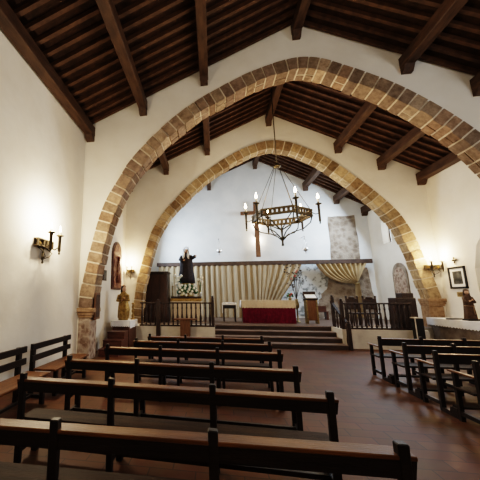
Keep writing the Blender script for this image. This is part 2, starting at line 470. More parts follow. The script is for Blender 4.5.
def arch_wall(name, Yf, outl, zleg):
    mb = MB(); vs = []; fs = []
    pts = [p for p in outl]
    cols = [(WL, None), (pts[0].x, None)]
    ys = (Yf, Yf+AT)
    def quad(xa, za0, xb, zb0):
        za1, zb1 = roof(xa)+.01, roof(xb)+.01
        for y in ys:
            mb._faces([(xa,y,za0),(xb,y,zb0),(xb,y,zb1),(xa,y,za1)], [(0,1,2,3)])
    quad(WL, 0, pts[0].x+.005, 0)
    for a, b in zip(pts[:-1], pts[1:]):
        if b.x > a.x: quad(a.x, a.y, b.x, b.y)
    quad(pts[-1].x-.005, 0, WR, 0)
    # underside
    for a, b in zip(pts[:-1], pts[1:]):
        mb._faces([(a.x,ys[0],a.y),(b.x,ys[0],b.y),(b.x,ys[1],b.y),(a.x,ys[1],a.y)], [(0,1,2,3)])
    for x in (pts[0].x, pts[-1].x):
        mb._faces([(x,ys[0],0),(x,ys[1],0),(x,ys[1],pts[0].y),(x,ys[0],pts[0].y)], [(0,1,2,3)])
    bmesh.ops.remove_doubles(mb.bm, verts=mb.bm.verts, dist=.0005)
    o = mb.build(name, M['plaster']); return struct(o)
arch_wall('wall_near_arch', YA, o1, 1.36)
arch_wall('wall_far_arch', YB, o2, 1.6)

# ------------------------------------------------------------------ roof
cl = MB()
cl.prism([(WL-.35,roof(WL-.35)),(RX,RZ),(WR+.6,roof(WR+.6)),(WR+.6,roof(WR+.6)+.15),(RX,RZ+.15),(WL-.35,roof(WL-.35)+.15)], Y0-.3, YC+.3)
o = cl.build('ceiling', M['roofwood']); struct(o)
RH = .11   # rafter depth
BAYS = [(-.2, YA, 'in the near bay before the large arch'), (YA+AT, YB, 'between the two stone arches'), (YB+AT, YC, 'beyond the far arch over the altar')]
angL, angR = math.atan(.42), math.atan(.56)
for bi, (ya, yb, where) in enumerate(BAYS):
    y = ya+.17
    protoL = protoR = None
    while y < yb-.08:
        for side in (0, 1):
            first = protoL if side == 0 else protoR
            if first is None:
                mb = MB()
                if side == 0:
                    mb.prism([(WL,roof(WL)),(RX,RZ),(RX,RZ-RH),(WL,roof(WL)-RH)], -.045, .045)
                    ob = mb.build('rafter', M['rafter'])
                    tag(ob, 'thin dark rafter of the left roof slope '+where, 'rafter', 'rafters of the left slope '+where); protoL = ob
                else:
                    mb.prism([(RX,RZ),(WR,roof(WR)),(WR,roof(WR)-RH),(RX,RZ-RH)], -.045, .045)
                    ob = mb.build('rafter', M['rafter'])
                    tag(ob, 'thin dark rafter of the right roof slope '+where, 'rafter', 'rafters of the right slope '+where); protoR = ob
            else:
                ob = first.copy(); COL.objects.link(ob)
            ob.location = (0, y, 0)
        y += .33
    names = [(-3.50,.26,'wall plate beam along the left wall'), (-1.88,.24,'lower beam of the left roof slope'), (-.08,.24,'upper beam of the left roof slope'),
             (2.52,.24,'ridge beam at the peak of the roof'), (5.08,.26,'upper beam of the right roof slope'), (6.55,.26,'lower beam of the right roof slope'), (7.81,.26,'wall plate beam along the right wall')]
    for (x, w, nm) in names:
        if bi == 0: y_a, y_b = Y0, yb
        else: y_a, y_b = ya, yb
        top = roof(x)-RH - (.05 if x != 2.52 else .02)
        t = thing('roof_beam', 'dark wooden '+nm+' '+where, 'beam', (x, y_b, top))
        MB().box((-w/2, y_a-y_b, -.30), (w/2, 0, .0), bev=.015).build('timber', M['beam'], t)
        k = w/2-.015
        MB().prism([(-.22,-.30),(0,-.30),(0,-.46),(-.10,-.46)], -k, k, 'x').build('corbel', M['beam'], t)

# ------------------------------------------------------------------ sanctuary platform and steps
SX0, SX1 = .0, 4.12
pf = MB()
pf.box((WL, 11.32, 0), (SX0, 12.32, PZ)); pf.box((SX1, 11.32, 0), (6.62, 12.32, PZ)); pf.box((WL, 12.32, 0), (WR, YC, PZ))
o = pf.build('floor_platform', M['plinth']); struct(o)
o = MB().box((SX0, 12.36, PZ), (WR, YC-.03, PZ+.012)).box((WL,12.36,PZ),(SX0,YC-.03,PZ+.012)).build('floor_sanctuary', M['sanct']); struct(o)
st = thing('altar_steps', 'broad dark wooden steps with nosings toned as lit, leading up to the altar', 'steps', ((SX0+SX1)/2, 10.95, 0))
sw = (SX1-SX0)/2
for i in range(4):
    y0 = .45*i
    y1 = 1.37 if i < 3 else 1.45
    b = MB().box((-sw, y0+.008, .15*i), (sw, y1 if i < 3 else 1.40, .15*i+.125)).build('step', M['step'], st)
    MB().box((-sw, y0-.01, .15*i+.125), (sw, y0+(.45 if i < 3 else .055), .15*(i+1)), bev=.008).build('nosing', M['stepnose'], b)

# ------------------------------------------------------------------ pews (left block)
def make_left_pew(label):
    t = thing('church_pew', label, 'pew', (0,0,0), 0, 'pews left of the aisle')
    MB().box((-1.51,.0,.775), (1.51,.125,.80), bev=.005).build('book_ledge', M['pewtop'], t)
    MB().prism([(-1.505,.775),(1.505,.775),(1.49,.685),(-1.49,.685)], .004, .04).build('backboard', M['pew'], t)
    MB().box((-1.48,.05,.385), (1.48,.33,.42), bev=.008).build('seat', M['seat'], t)
    for x in (-1.45,-.483,.483,1.45):
        MB().box((x-.028,-.004,0), (x+.028,.055,.858), bev=.006).build('post', M['pew'], t)
        MB().box((x-.03,.29,0), (x+.03,.35,.39)).build('leg', M['pew'], t)
        MB().box((x-.02,.06,.10), (x+.02,.29,.15)).build('stretcher', M['pew'], t)
        MB().prism([(.06,.30),(.29,.335),(.29,.39),(.06,.39)], x-.02, x+.02, 'x').build('seat_bracket', M['pew'], t)
    MB().box((-1.43,.16,.105), (1.43,.20,.145)).build('rail', M['pew'], t)
    return t
LP = [(-.545,2.03,.8,'front dark wooden pew closest to the viewer with glossy ledge along the bottom edge'),
      (-.535,3.05,-2.3,'second dark pew from the viewer, left of the aisle'),
      (-.54,4.05,-2.8,'third dark pew from the viewer, left of the aisle'),
      (-.44,5.18,-2.0,'fourth dark pew from the viewer, left of the aisle'),
      (-.29,6.04,-1.0,'fifth dark pew from the viewer, second from the altar steps'),
      (-.24,6.80,0,'farthest pew of the left block, nearest the altar steps')]
pew0 = make_left_pew(LP[0][3]); pew0.location = (LP[0][0], LP[0][1], 0); pew0.rotation_euler = (0,0,math.radians(.8))
for (x, y, a, lb), sx_ in zip(LP[1:], (1.02, 1, .96, .86, .81)):
    dup(pew0, (x, y, 0), lb, math.radians(a)).scale = (sx_,1,1)
pew0.scale = (1.06,1,1)

# pews right of the aisle: open backs with arms at the aisle end
def make_right_pew(label):
    t = thing('armed_pew', label, 'pew', (0,0,0), 0, 'pews right of the aisle')
    MB().box((-.02,.0,.66), (3.05,.035,.785)).build('backboard', M['pew'], t)
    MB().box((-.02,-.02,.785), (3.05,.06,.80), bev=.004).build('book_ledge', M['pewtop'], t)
    MB().box((-.04,.06,.41), (3.04,.42,.44), bev=.008).build('seat', M['seat'], t)
    for i in range(5):
        x = .76*i
        MB().box((x-.027,-.03,0), (x+.027,.03,.85), bev=.006).build('post', M['pew'], t)
        MB().box((x-.025,.37,0), (x+.025,.42,.62 if i in (0,4) else .41)).build('leg', M['pew'], t)
        MB().box((x-.02,.035,.08), (x+.02,.38,.13)).build('stretcher', M['pew'], t)
    for x in (0, 3.04):
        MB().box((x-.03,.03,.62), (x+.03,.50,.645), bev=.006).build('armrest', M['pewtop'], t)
    k = MB().box((-.0,-.32,.13), (3.0,-.20,.155)).build('kneeler', M['pew'], t)
    for i in (0, 2, 4):
        MB().prism([(-.33,0),(-.032,0),(-.032,.06),(-.18,.06),(-.20,.13),(-.32,.13)], .76*i-.03, .76*i+.03, 'x').build('kneeler_foot', M['pew'], k)
    return t
RP = [(3.36,7.33,'right pew farthest from the viewer, beside the side altar, with arm rests'),
      (3.32,6.40,'second right pew counted from the side altar, with arm rests'),
      (3.28,5.55,'third right pew counted from the side altar, with arm rests'),
      (3.25,4.76,'right pew nearest the viewer, cut off by the right edge of the photo')]
rp0 = make_right_pew(RP[0][2]); rp0.location = (RP[0][0], RP[0][1], 0)
for x, y, lb in RP[1:]: dup(rp0, (x, y, 0), lb)

# benches against the left wall, facing right (local x along the bench, local +y forward)
def make_wall_bench(label, L):
    t = thing('wall_bench', label, 'bench', (0,0,0), 0, 'slat back benches along the left wall')
    for z in (.55, .74):
        MB().box((-L/2,-.03,z), (L/2,.005,z+.10), bev=.005).build('back_slat', M['pew'], t)
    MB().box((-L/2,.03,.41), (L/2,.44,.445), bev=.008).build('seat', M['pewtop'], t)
    for x in (-L/2+.12, L/2-.12):
        MB().box((x-.035,-.10,0), (x+.035,-.03,.83)).build('post', M['pew'], t)
        MB().box((x-.03,.36,0), (x+.03,.42,.41)).build('leg', M['pew'], t)
        MB().box((x-.02,-.03,.08), (x+.02,.36,.13)).build('stretcher', M['pew'], t)
    MB().box((-L/2+.1,.18,.09), (L/2-.1,.22,.125)).build('rail', M['pew'], t)
    return t
wb1 = make_wall_bench('dark slat back bench against left wall, beside the arch pillar', 1.45)
wb1.location = (-3.12, 5.80, 0); wb1.rotation_euler = (0,0,-PI/2)
wb2 = dup(wb1, (-3.12, 4.18, 0), 'dark slat back bench against left wall, cut off by the left edge of the photo')

# ------------------------------------------------------------------ railings
BAL = [(.018,0),(.022,.04),(.015,.06),(.026,.16),(.028,.24),(.017,.36),(.014,.50),(.022,.56),(.016,.60),(.018,.70)]
def railing(t, x0, x1, y, n, zb, zt):
    MB().box((x0,y-.035,zt-.05), (x1,y+.035,zt), bev=.008).build('handrail', M['darkwood'], t)
    MB().box((x0,y-.03,zb), (x1,y+.03,zb+.06)).build('bottom_rail', M['darkwood'], t)
    h = zt-.05-zb-.06
    for i in range(n):
        x = x0+(x1-x0)*(i+.5)/n
        MB().lathe([(r*1.55,z*h/.70) for r, z in BAL], (x,y,zb+.06), 8).build('baluster', M['darkwood'], t)
def newel(t, x, y, z0, z1, w=.05):
    MB().box((x-w,y-w,z0), (x+w,y+w,z1), bev=.008).ball((x,y,z1+.035), .045).build('newel_post', M['darkwood'], t)
rl = thing('altar_railing', 'dark turned baluster railing left of the altar steps', 'railing', (0, 11.42, PZ))
railing(rl, -2.75, -.08, 0, 16, .0, .86)
newel(rl, -.06, 0, 0, .92); newel(rl, -.06, .85, 0, 1.02); newel(rl, -2.02, -.17, -.6, .90, .07)
MB().box((-.09,0,.80),(-.03,.85,.85)).build('handrail', M['darkwood'], rl)
MB().box((-.085,0,.0),(-.035,.85,.06)).build('bottom_rail', M['darkwood'], rl)
for k in range(5): MB().lathe([(r*1.55,z*.74/.70) for r, z in BAL], (-.06,.14+.15*k,.06), 8).build('baluster', M['darkwood'], rl)
rr = thing('altar_railing', 'dark turned baluster railing right of the altar steps with sloping stair handrail', 'railing', (4.2, 11.42, PZ))
railing(rr, .05, 2.1, 0, 14, .0, .86)
newel(rr, .0, 0, 0, .92); newel(rr, .05, .92, 0, 1.05)
newel(rr, .0, -.42, -.6, .22)
hp = [(-.025,.92,.86),(.035,.92,.86),(.035,-.42,.16),(-.025,-.42,.16)]
m_ = MB(); m_._faces([(-.03,.92,.90),(.06,.92,.90),(.04,-.42,.20),(-.04,-.42,.20),(-.03,.92,.84),(.06,.92,.84),(.04,-.42,.14),(-.04,-.42,.14)],
            [(0,1,2,3),(7,6,5,4),(0,4,5,1),(3,2,6,7),(1,5,6,2),(0,3,7,4)])
m_.build('stair_handrail', M['seat'], rr)
for k in range(5):
    f_ = (k+.7)/5.6; y = .92-1.34*f_; zt = .85-.70*f_
    zb = 0 if y > .0 else -.6
    MB().lathe([(r*1.5,z*(zt-zb)/.70) for r, z in BAL], (.02,y,zb), 8).build('baluster', M['darkwood'], rr)

# ------------------------------------------------------------------ altar
P1 = PZ+.012
al = thing('altar', 'altar table with crimson frontal and cream lace cloth at the top of the steps', 'altar', (2.17, 13.7, P1))
MB().box((-1.0,-.34,0), (1.0,.34,.88)).build('table', M['darkwood'], al)
MB().grid(lambda u, v: (-1.03+2.06*u, -.375-.012*math.sin(u*70)*(1-v), .0+.86*v), 90, 6).build('crimson_frontal', M['redcloth'], al)
def lacef(u, v):
    x = -1.05+2.1*u
    zb = .58+.035*abs(math.sin(u*PI*18))
    return (x, -.395-.006*math.sin(u*60), .905-(.905-zb)*(1-v))
lc = MB().grid(lacef, 180, 4)
lc.box((-1.05,-.395,.885), (1.05,.38,.91))
lc.build('lace_cloth', M['lace'], al)
MB().grid(lambda u, v: (-1.06-.03*v-.01*math.sin(u*9), -.36+.62*u, .905-.30*v), 12, 6).build('side_drape', M['whitecloth'], al)
MB().grid(lambda u, v: (1.06+.03*v+.01*math.sin(u*9), -.36+.62*u, .905-.36*v), 12, 6).build('side_drape', M['whitecloth'], al)
# credence table
cr = thing('credence_table', 'small dark side table with white cloth left of the altar', 'table', (.64, 14.0, P1))
MB().box((-.28,-.2,.74), (.28,.2,.78)).build('tabletop', M['darkwood'], cr)
for sx in (-1,1):
    for sy in (-1,1):
        MB().box((sx*.24-.025,sy*.16-.025,0), (sx*.24+.025,sy*.16+.025,.74)).build('leg', M['darkwood'], cr)
MB().box((-.25,-.18,.55), (.25,.18,.74)).build('apron', M['black'], cr)
c_ = MB().box((-.30,-.215,.78),(.30,.215,.795)).box((-.30,-.22,.70),(.30,-.212,.795)).box((.285,-.215,.55),(.30,.215,.795)).box((-.30,-.215,.35),(-.285,.215,.795)).build('cloth', M['whitecloth'], cr)

# lectern
le = thing('lectern', 'brown wooden lectern with dark slanted top right of the altar', 'lectern', (3.84, 13.5, P1))
MB().box((-.19,-.13,.12), (.19,.13,.92), bev=.01).build('body_panel', M['midwood'], le)
for sx in (-1,1):
    MB().box((sx*.19-.03,-.15,0), (sx*.19+.03,.15,.95)).build('side_post', M['brass'], le)
R_ = Matrix.Rotation(math.radians(28), 3, 'X')
MB().box((-.24,-.2,1.02), (.24,.2,1.07), R_).box((-.24,-.06,.9),(.24,.16,.97)).build('slanted_top', M['darkwood'], le)
MB().box((-.235,.10,1.0), (.235,.14,1.26)).build('reading_board', M['darkwood'], le)
MB().box((-.2,-.17,1.075), (.2,.12,1.09), R_, (0,0,1.045)).build('paper', M['paper'], le)

# flower stand with branches
fs_ = thing('flower_vase', 'tall vase of thin branches with red blooms between altar and lectern', 'vase', (3.42, 13.95, P1))
MB().lathe([(.11,0),(.11,.03),(.03,.06),(.03,.55),(.09,.60),(.10,.75),(.06,.9),(.08,.95)], seg=14).build('vase', M['brass'], fs_)
rnd = random.Random(3)
br = MB(); ends = []
for k in range(11):
    a = rnd.uniform(0, 2*PI); r = rnd.uniform(.08,.42); h = rnd.uniform(.6,1.5)
    p0 = Vector((0,0,.93)); p2 = Vector((r*math.cos(a), .4*r*math.sin(a), .95+h)); p1 = (p0+p2)/2+Vector((0,0,.15))
    br.tube([p0,p1,p2], [.012,.009,.005], 5); ends += [p1.lerp(p2,.5), p2]
br.build('branches', M['twig'], fs_)
lf = MB(); bl = MB()
for p in ends:
    for q in range(2):
        d = Vector((rnd.uniform(-.09,.09), rnd.uniform(-.06,.06), rnd.uniform(-.08,.08)))
        if rnd.random() < .08: MB().ball((0,0,0), rnd.uniform(.03,.05), (1,.7,.8), 8, 6).build('bloom', M['flowerred'], fs_, p+d)
        else: lf.ball(p+d, rnd.uniform(.025,.05), (1,.7,.8), 7, 5)
lf.build('leaves', M['twig'], fs_)
# green plant on the altar's right corner
fp = thing('flower_bouquet', 'small dark red and green bouquet at the right end of the altar', 'flowers', (3.08, 13.55, P1+.91))
MB().lathe([(.05,0),(.07,.05),(.05,.12)], seg=10).build('bowl', M['brass'], fp)
lf = MB(); bl = MB()
for k in range(26):
    a = rnd.uniform(0,2*PI); r = rnd.uniform(0,.14)
    q_ = (r*math.cos(a), r*math.sin(a), .14+rnd.uniform(0,.14))
    if k % 4 == 0: MB().ball((0,0,0), .035, seg=8, ring=6).build('bloom', M['flowerred'], fp, q_)
    else: lf.ball(q_, .035, seg=7, ring=5)
lf.build('leaves', M['leaf'], fp)

# ------------------------------------------------------------------ curtain rail and curtains
o = tag(MB().box((-3.05,16.52,3.29),(7.72,16.66,3.50), bev=.01).build('curtain_rail', M['rail']), 'long dark wooden beam carrying the curtains across the back wall', 'curtain rail')
def edge(z):  # right edge of the wide curtain
    pts = [(3.29,4.45),(2.7,4.15),(2.25,3.85),(1.5,3.30),(1.0,3.15),(.62,3.10)]
    for (za,xa),(zb,xb) in zip(pts[:-1], pts[1:]):
        if zb <= z <= za: return xb+(xa-xb)*(z-zb)/(za-zb)
    return pts[-1][1]
def curt(u, v):
    z = 3.29-2.67*v
    xs = -2.95+u*7.4; e = edge(z)
    x = xs if xs < 2.2 else 2.2+(xs-2.2)*(e-2.2)/(4.45-2.2)
    ph = u*7.4*2*PI/.30
    a = .055*(1+.35*math.sin(u*23))
    y = 16.56+a*math.sin(ph+.9*math.sin(u*17))+.02*math.sin(ph*2.3+1)*v
    return (x, y, z)
tag(MB().grid(curt, 420, 16).build('pleated_curtain', M['curtain']), 'wide pale gold pleated curtain hanging behind the altar', 'curtain')
sw_ = thing('swag_curtain', 'ochre curtain swept aside and tied, right end of the rail', 'curtain', (6.9, 16.56, 2.2))
def swagf(u, v):
    x0 = 5.10+2.35*u; z0 = 3.29
    xe = 6.82+.16*u; ze = 2.30+.12*u
    cx = 5.60+1.75*u; cz = 2.30+.75*u
    x = (1-v)**2*x0+2*v*(1-v)*cx+v*v*xe; z = (1-v)**2*z0+2*v*(1-v)*cz+v*v*ze
    y = .085*(1-.6*v)*math.sin(u*2*PI*10+1.5*v)
    return (x-6.9, y, z-2.2)
MB().grid(swagf, 200, 20).build('gathered_drape', M['swag'], sw_)
def tailf(u, v):
    w = .09+.11*v
    return (w*(2*u-1)+.02, .05*math.sin(u*2*PI*4)-.02, .13-1.65*v)
MB().grid(tailf, 60, 10).build('curtain_tail', M['swag'], sw_)
MB().tube([(.12*math.cos(a), .09*math.sin(a), .10+.03*math.cos(a)) for a in [2*PI*k/16 for k in range(17)]], .022, 6).build('tie_back', M['brass'], sw_)

# ------------------------------------------------------------------ cross on the end wall
cx = thing('wall_cross', 'tall wooden cross on the back wall behind the chandelier', 'cross', (2.4, 16.80, 3.74))
MB().box((-.12,-.05,0), (.12,.05,3.05), bev=.01).build('shaft', M['midwood'], cx)
MB().box((-.82,-.052,2.33), (.82,.048,2.53), bev=.01).build('crossbar', M['midwood'], cx)
MB().box((-.10,.05,1.1),(.10,.20,1.25)).build('wall_bracket', M['iron'], cx)

# hanging sanctuary lamps
def sanct(label, x, z):
    t = thing('sanctuary_lamp', label, 'hanging lamp', (x, 16.38, z), 0, 'sanctuary lamps above the curtain rail')
    MB().lathe([(.02,-.16),(.05,-.13),(.02,-.09),(.05,-.06),(.13,.0),(.16,.06),(.12,.10),(.14,.12)], seg=16).build('lamp_bowl', M['silver'], t)
    for k in range(3):
        a = 2*PI*k/3+.5
        MB().tube([(.13*math.cos(a),.13*math.sin(a),.12),(.02*math.cos(a),.02*math.sin(a),.60)], .007, 5).build('chain', M['silver'], t)
    MB().lathe([(.02,.58),(.045,.61),(.02,.65)], seg=10).build('cap', M['silver'], t)
    MB().tube([(0,0,.64),(0,0,.72),(0,.1,.75),(0,.62,.75)], .012, 6).build('wall_hook', M['iron'], t)
    return t
sl = sanct('small silver hanging lamp above the curtain, left of the cross', .35, 4.0)
dup(sl, (4.65, 16.38, 3.98), 'small silver hanging lamp above the curtain, right of the cross')

# ------------------------------------------------------------------ chandelier
CX, CY, CZ = 2.24, 10.25, 4.17
ch = thing('chandelier', 'large hexagonal wrought iron candle chandelier hanging by chain before the altar', 'chandelier', (CX, CY, CZ))
RR = .92
V = [(RR*math.cos(math.radians(19+60*k)), -RR*math.sin(math.radians(19+60*k))) for k in range(6)]
ring = MB()
for k in range(6):
    a = Vector((*V[k],0)); b = Vector((*V[(k+1)%6],0)); d = (b-a).normalized(); n_ = Vector((d.y,-d.x,0))
    L = (b-a).length; ang = math.atan2(d.y, d.x)
    def seg(s0, s1, z0, z1, th=.012):
        ring.box((s0,-th,z0),(s1,th,z1), None)
        bvs = list(ring.bm.verts)[-8:]
        R3 = Matrix.Rotation(ang, 3, 'Z')
        for v_ in bvs: v_.co = R3 @ v_.co + a
    seg(0,L,-.04,.015,.025); seg(0,L,.135,.19,.025)
    nb = 7
    for q in range(nb+1):
        c = L*q/nb
        seg(max(0,c-.04), min(L,c+.04), .015, .145)
    for q in range(nb):
        c0 = L*q/nb+.04; c1 = L*(q+1)/nb-.04
        seg(c0, c1, .015, .035); seg(c0, c1, .125, .145)
ring.build('pierced_ring', M['darkbrass'], ch)
for k in range(6):
    x, y = V[k]; u_ = Vector((x,y,0)).normalized()
    q = Vector((x,y,0))+u_*.20
    MB().tube([Vector((x,y,.08)), Vector((x,y,.02))+u_*.1, q+Vector((0,0,.04))], .014, 6).build('candle_arm', M['iron'], ch)
    c = MB().lathe([(.012,-.30),(.03,-.28),(.012,-.25),(.032,-.22),(.036,-.02),(.036,.30),(.095,.33),(.10,.345),(.03,.35),(.028,.40)], q, 14).build('candle_holder', M['iron'], ch)
    MB().lathe([(.026,.40),(.026,.50)], q, 12).build('candle', M['candle'], c)
    MB().lathe([(.014,.50),(.036,.535),(.040,.57),(.022,.63),(.002,.69)], q, 12).build('bulb', M['bulb'], c)
    # scrolled stay to the lower boss
    MB().tube([(x,y,.0),(x*.93,y*.93,-.22),(x*.70,y*.70,-.40),(x*.36,y*.36,-.48),(x*.14,y*.14,-.60),(x*.05,y*.05,-.70)], .018, 6).build('scroll_stay', M['iron'], ch)
    MB().tube([(x,y,.05),(x*.55,y*.55,-.10),(x*.05,y*.05,-.36)], .017, 6).build('inner_stay', M['iron'], ch)
    if k % 2 == 0 or True:
        MB().tube([(x*.97,y*.97,.16),(x*.10,y*.10,1.83)], .009, 5).build('hanging_rod', M['iron'], ch)
MB().lathe([(.03,-.10),(.022,-.30),(.04,-.36),(.028,-.60),(.05,-.70),(.028,-.78),(.035,-.84),(.03,-.85),(.05,-.88),(.005,-.91)][::-1], seg=12).build('center_boss', M['iron'], ch)
MB().lathe([(.03,1.77),(.13,1.80),(.13,1.85),(.03,1.89),(.02,1.97)], seg=14).build('hub', M['iron'], ch)
MB().tube([(0,0,1.95),(0,0,roof(CX)-RH-CZ-.005)], .018, 6).build('chain', M['iron'], ch)

# ------------------------------------------------------------------ wall sconces
def make_sconce(label):
    """local: wall behind at y=0, facing +y; x along the wall"""
    t = thing('wall_sconce', label, 'wall lamp', (0,0,0), 0, 'brass two candle wall sconces')
    bx = MB()
    bx.box((-.25,.0,-.02),(.25,.012,.11)); bx.box((-.27,.0,.10),(.27,.11,.125)); bx.box((-.27,.0,-.035),(.27,.11,-.01))
    for x in (-.27,-.06,.06,.27): bx.box((x-.02,.08,-.03),(x+.02,.11,.12))
    bx.build('pierced_box', M['darkbrass'], t)
    for x in (-.165, .165):
        MB().ball((x,.06,.045), .05, (1,.5,.8)).build('medallion', M['gold'], t)
    for x in (-.17,.17):
        MB().tube([(x,.09,.0),(x,.20,-.06),(x,.30,.0)], .012, 6).build('arm', M['iron'], t)
        c = MB().lathe([(.01,-.16),(.025,-.14),(.012,-.11),(.03,-.08),(.032,.20),(.075,.22),(.075,.235),(.025,.24),(.022,.30)], (x,.30,0), 12).build('candle_holder', M['darkbrass'], t)
        MB().lathe([(.018,.30),(.022,.33),(.012,.38),(.002,.42)], (x,.30,0), 10).build('bulb', M['bulb'], c)
        MB().tube([(x,.02,-.03),(x*.9,.16,-.14),(x*.35,.14,-.22),(0,.04,-.26)], .011, 6).build('scroll', M['iron'], t)
    MB().lathe([(.004,-.36),(.024,-.33),(.012,-.29),(.03,-.25),(.012,-.05)], (0,.05,0), 10).build('drop_finial', M['iron'], t)
    return t
s1 = make_sconce('brass two candle sconce on the left wall nearest the viewer')
s1.location = (WL, 5.98, 2.74); s1.scale = (1.1,1.1,1.1); s1.rotation_euler = (0,0,-PI/2)
s2 = dup(s1, (-3.42, YB-.01, 2.68), 'small brass sconce left of the far arch, above the gilded saint', PI)
s2.scale = (.6,.85,.85)
s3 = dup(s1, (7.70, YB-.045, 2.66), 'brass sconce right of the far arch, beside the framed engraving', PI)
s3.scale = (.95,.9,.9)
MB().box((-.375,.0,-.03),(-.36,.02,.11)).box((-.43,.0,.035),(-.31,.02,.05)).build('cross_ornament', M['iron'], s1)

# ------------------------------------------------------------------ figures
def face(mbx, c, r, fwd):
    """nose and brow bumps on a head of radius r looking along fwd"""
    f = Vector(fwd).normalized(); s_ = Vector((f.y,-f.x,0))
    mbx.ball(c+f*r*.95+Vector((0,0,-.05*r)), r*.16, (1,1,1.5), 6, 5)
    mbx.ball(c+f*r*.78+Vector((0,0,-.55*r)), r*.22, (1,1,.7), 6, 5)
def hand(mbx, wrist, d, sz, side):
    """palm with four fingers and a thumb"""
    d = Vector(d).normalized(); up = Vector((0,0,1)); s_ = d.cross(up).normalized(); n_ = s_.cross(d)
    w = Vector(wrist)
    mbx.tube([w, w+d*sz*.5], [sz*.17, sz*.22], 7)
    for i, L in enumerate((.42,.5,.46,.36)):
        b = w+d*sz*.5+n_*sz*(.15-.1*i)
        mbx.tube([b, b+d*sz*L*.55, b+d*sz*L-s_*side*sz*.12], [sz*.055,sz*.05,sz*.035], 5)
    b = w+d*sz*.18+n_*sz*.15
    mbx.tube([b, b+d*sz*.2+n_*sz*.18, b+d*sz*.38+n_*sz*.2], [sz*.07,sz*.06,sz*.04], 5)

# Virgin on her flower-decked float
VX, VY = -1.22, 14.0
ft = thing('processional_float', 'carved processional table with pale lace skirt left of the altar', 'table', (VX, VY, P1))
MB().box((-.70,-.42,.86),(.70,.42,.98), bev=.02).build('tabletop', M['gold'], ft)
MB().box((-.66,-.38,.98),(.66,.38,1.06), bev=.02).build('platform', M['darkwood'], ft)
def skirt(u, v):
    pts = [(-.68,.38),(-.68,-.40),(.68,-.40),(.68,.38)]
    s_ = u*3; i = min(2, int(s_)); t_ = s_-i
    x = pts[i][0]+(pts[i+1][0]-pts[i][0])*t_; y = pts[i][1]+(pts[i+1][1]-pts[i][1])*t_
    f_ = 1+.03*math.sin(u*90)*v
    return (x*f_, y*f_, .86-.84*v)
MB().grid(skirt, 160, 6).build('lace_skirt', M['lace'], ft)
for sx in (-1,1): 
    for sy in (-1,1): MB().lathe([(.05,0),(.05,.86)], (sx*.6,sy*.34,0), 8).build('leg', M['darkwood'], ft)
ZT = P1+1.06
pd = thing('statue_pedestal', 'gilded pedestal under the black robed statue', 'pedestal', (VX, VY+.12, ZT))
MB().lathe([(.30,0),(.30,.06),(.22,.12),(.20,.45),(.26,.52),(.28,.60)], seg=8).build('base', M['gold'], pd)
vg = thing('virgin_statue', 'statue in black robe with white veil standing above white flowers', 'statue', (VX, VY+.12, ZT+.60))
MB().loft([(0,.40,.30,0,0,.05,9),(.25,.37,.28,0,0,.06,9),(.6,.31,.25,0,0,.06,9),(.9,.29,.22,0,0,.05,9),(1.08,.29,.20,0,0,.03,9),(1.20,.25,.17,0,0,.01,9),(1.29,.17,.12,0,0,0,9),(1.36,.07,.07,0,0,0,9),(1.40,.055,.055,0,0,0,9)]).build('robe', M['blackdress'], vg)
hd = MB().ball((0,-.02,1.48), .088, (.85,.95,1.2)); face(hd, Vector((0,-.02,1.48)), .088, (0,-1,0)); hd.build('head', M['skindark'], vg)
vl = MB()
def veilf(u, v):
    a = PI*(-.12)+ (PI*1.24)*u
    r = .125+.13*v**1.2+.012*math.sin(u*30)*v
    if v < .35:
        q = v/.35; z = 1.615-.02-.10*q*q; rr = .03+.105*math.sqrt(q)
    else:
        q = (v-.35)/.65; z = 1.495-.55*q; rr = .135+.13*q
    return (rr*math.cos(a), .02+rr*.95*math.sin(a), z)
vl.grid(veilf, 30, 14).build('veil', M['veil'], vg)
for sx in (-1,1):
    MB().loft([(1.10,.03,.02,sx*.12,-.17,0,3),(1.22,.055,.03,sx*.10,-.15,0,3),(1.36,.045,.04,sx*.085,-.08,0,3),(1.48,.02,.04,sx*.095,-.03,0,3)], 12).build('veil_fold', M['veil'], vg)
MB().tube([(-.20,0,1.24),(-.27,-.10,1.08),(-.12,-.24,1.02)], [.085,.08,.09], 10).build('sleeve', M['blackdress'], vg)
MB().tube([(.20,0,1.24),(.30,-.10,1.14),(.42,-.22,1.20)], [.085,.08,.085], 10).build('sleeve', M['blackdress'], vg)
h_ = MB(); hand(h_, (-.12,-.24,1.02), (.6,-.6,.1), .13, 1); h_.build('hand', M['skin'], vg)
h_ = MB(); hand(h_, (.42,-.22,1.20), (.7,-.6,.25), .13, -1); h_.build('hand', M['skin'], vg)
hl = MB()
for k in range(14):
    a = PI*k/13
    hl.tube([(.12*math.cos(a),.03,1.55+.10*math.sin(a)),(.19*math.cos(a),.03,1.56+.17*math.sin(a))], [.012,.004], 5)
hl.tube([(.13*math.cos(PI*k/16),.03,1.54+.11*math.sin(PI*k/16)) for k in range(17)], .012, 6)
hl.build('crown', M['silver'], vg)
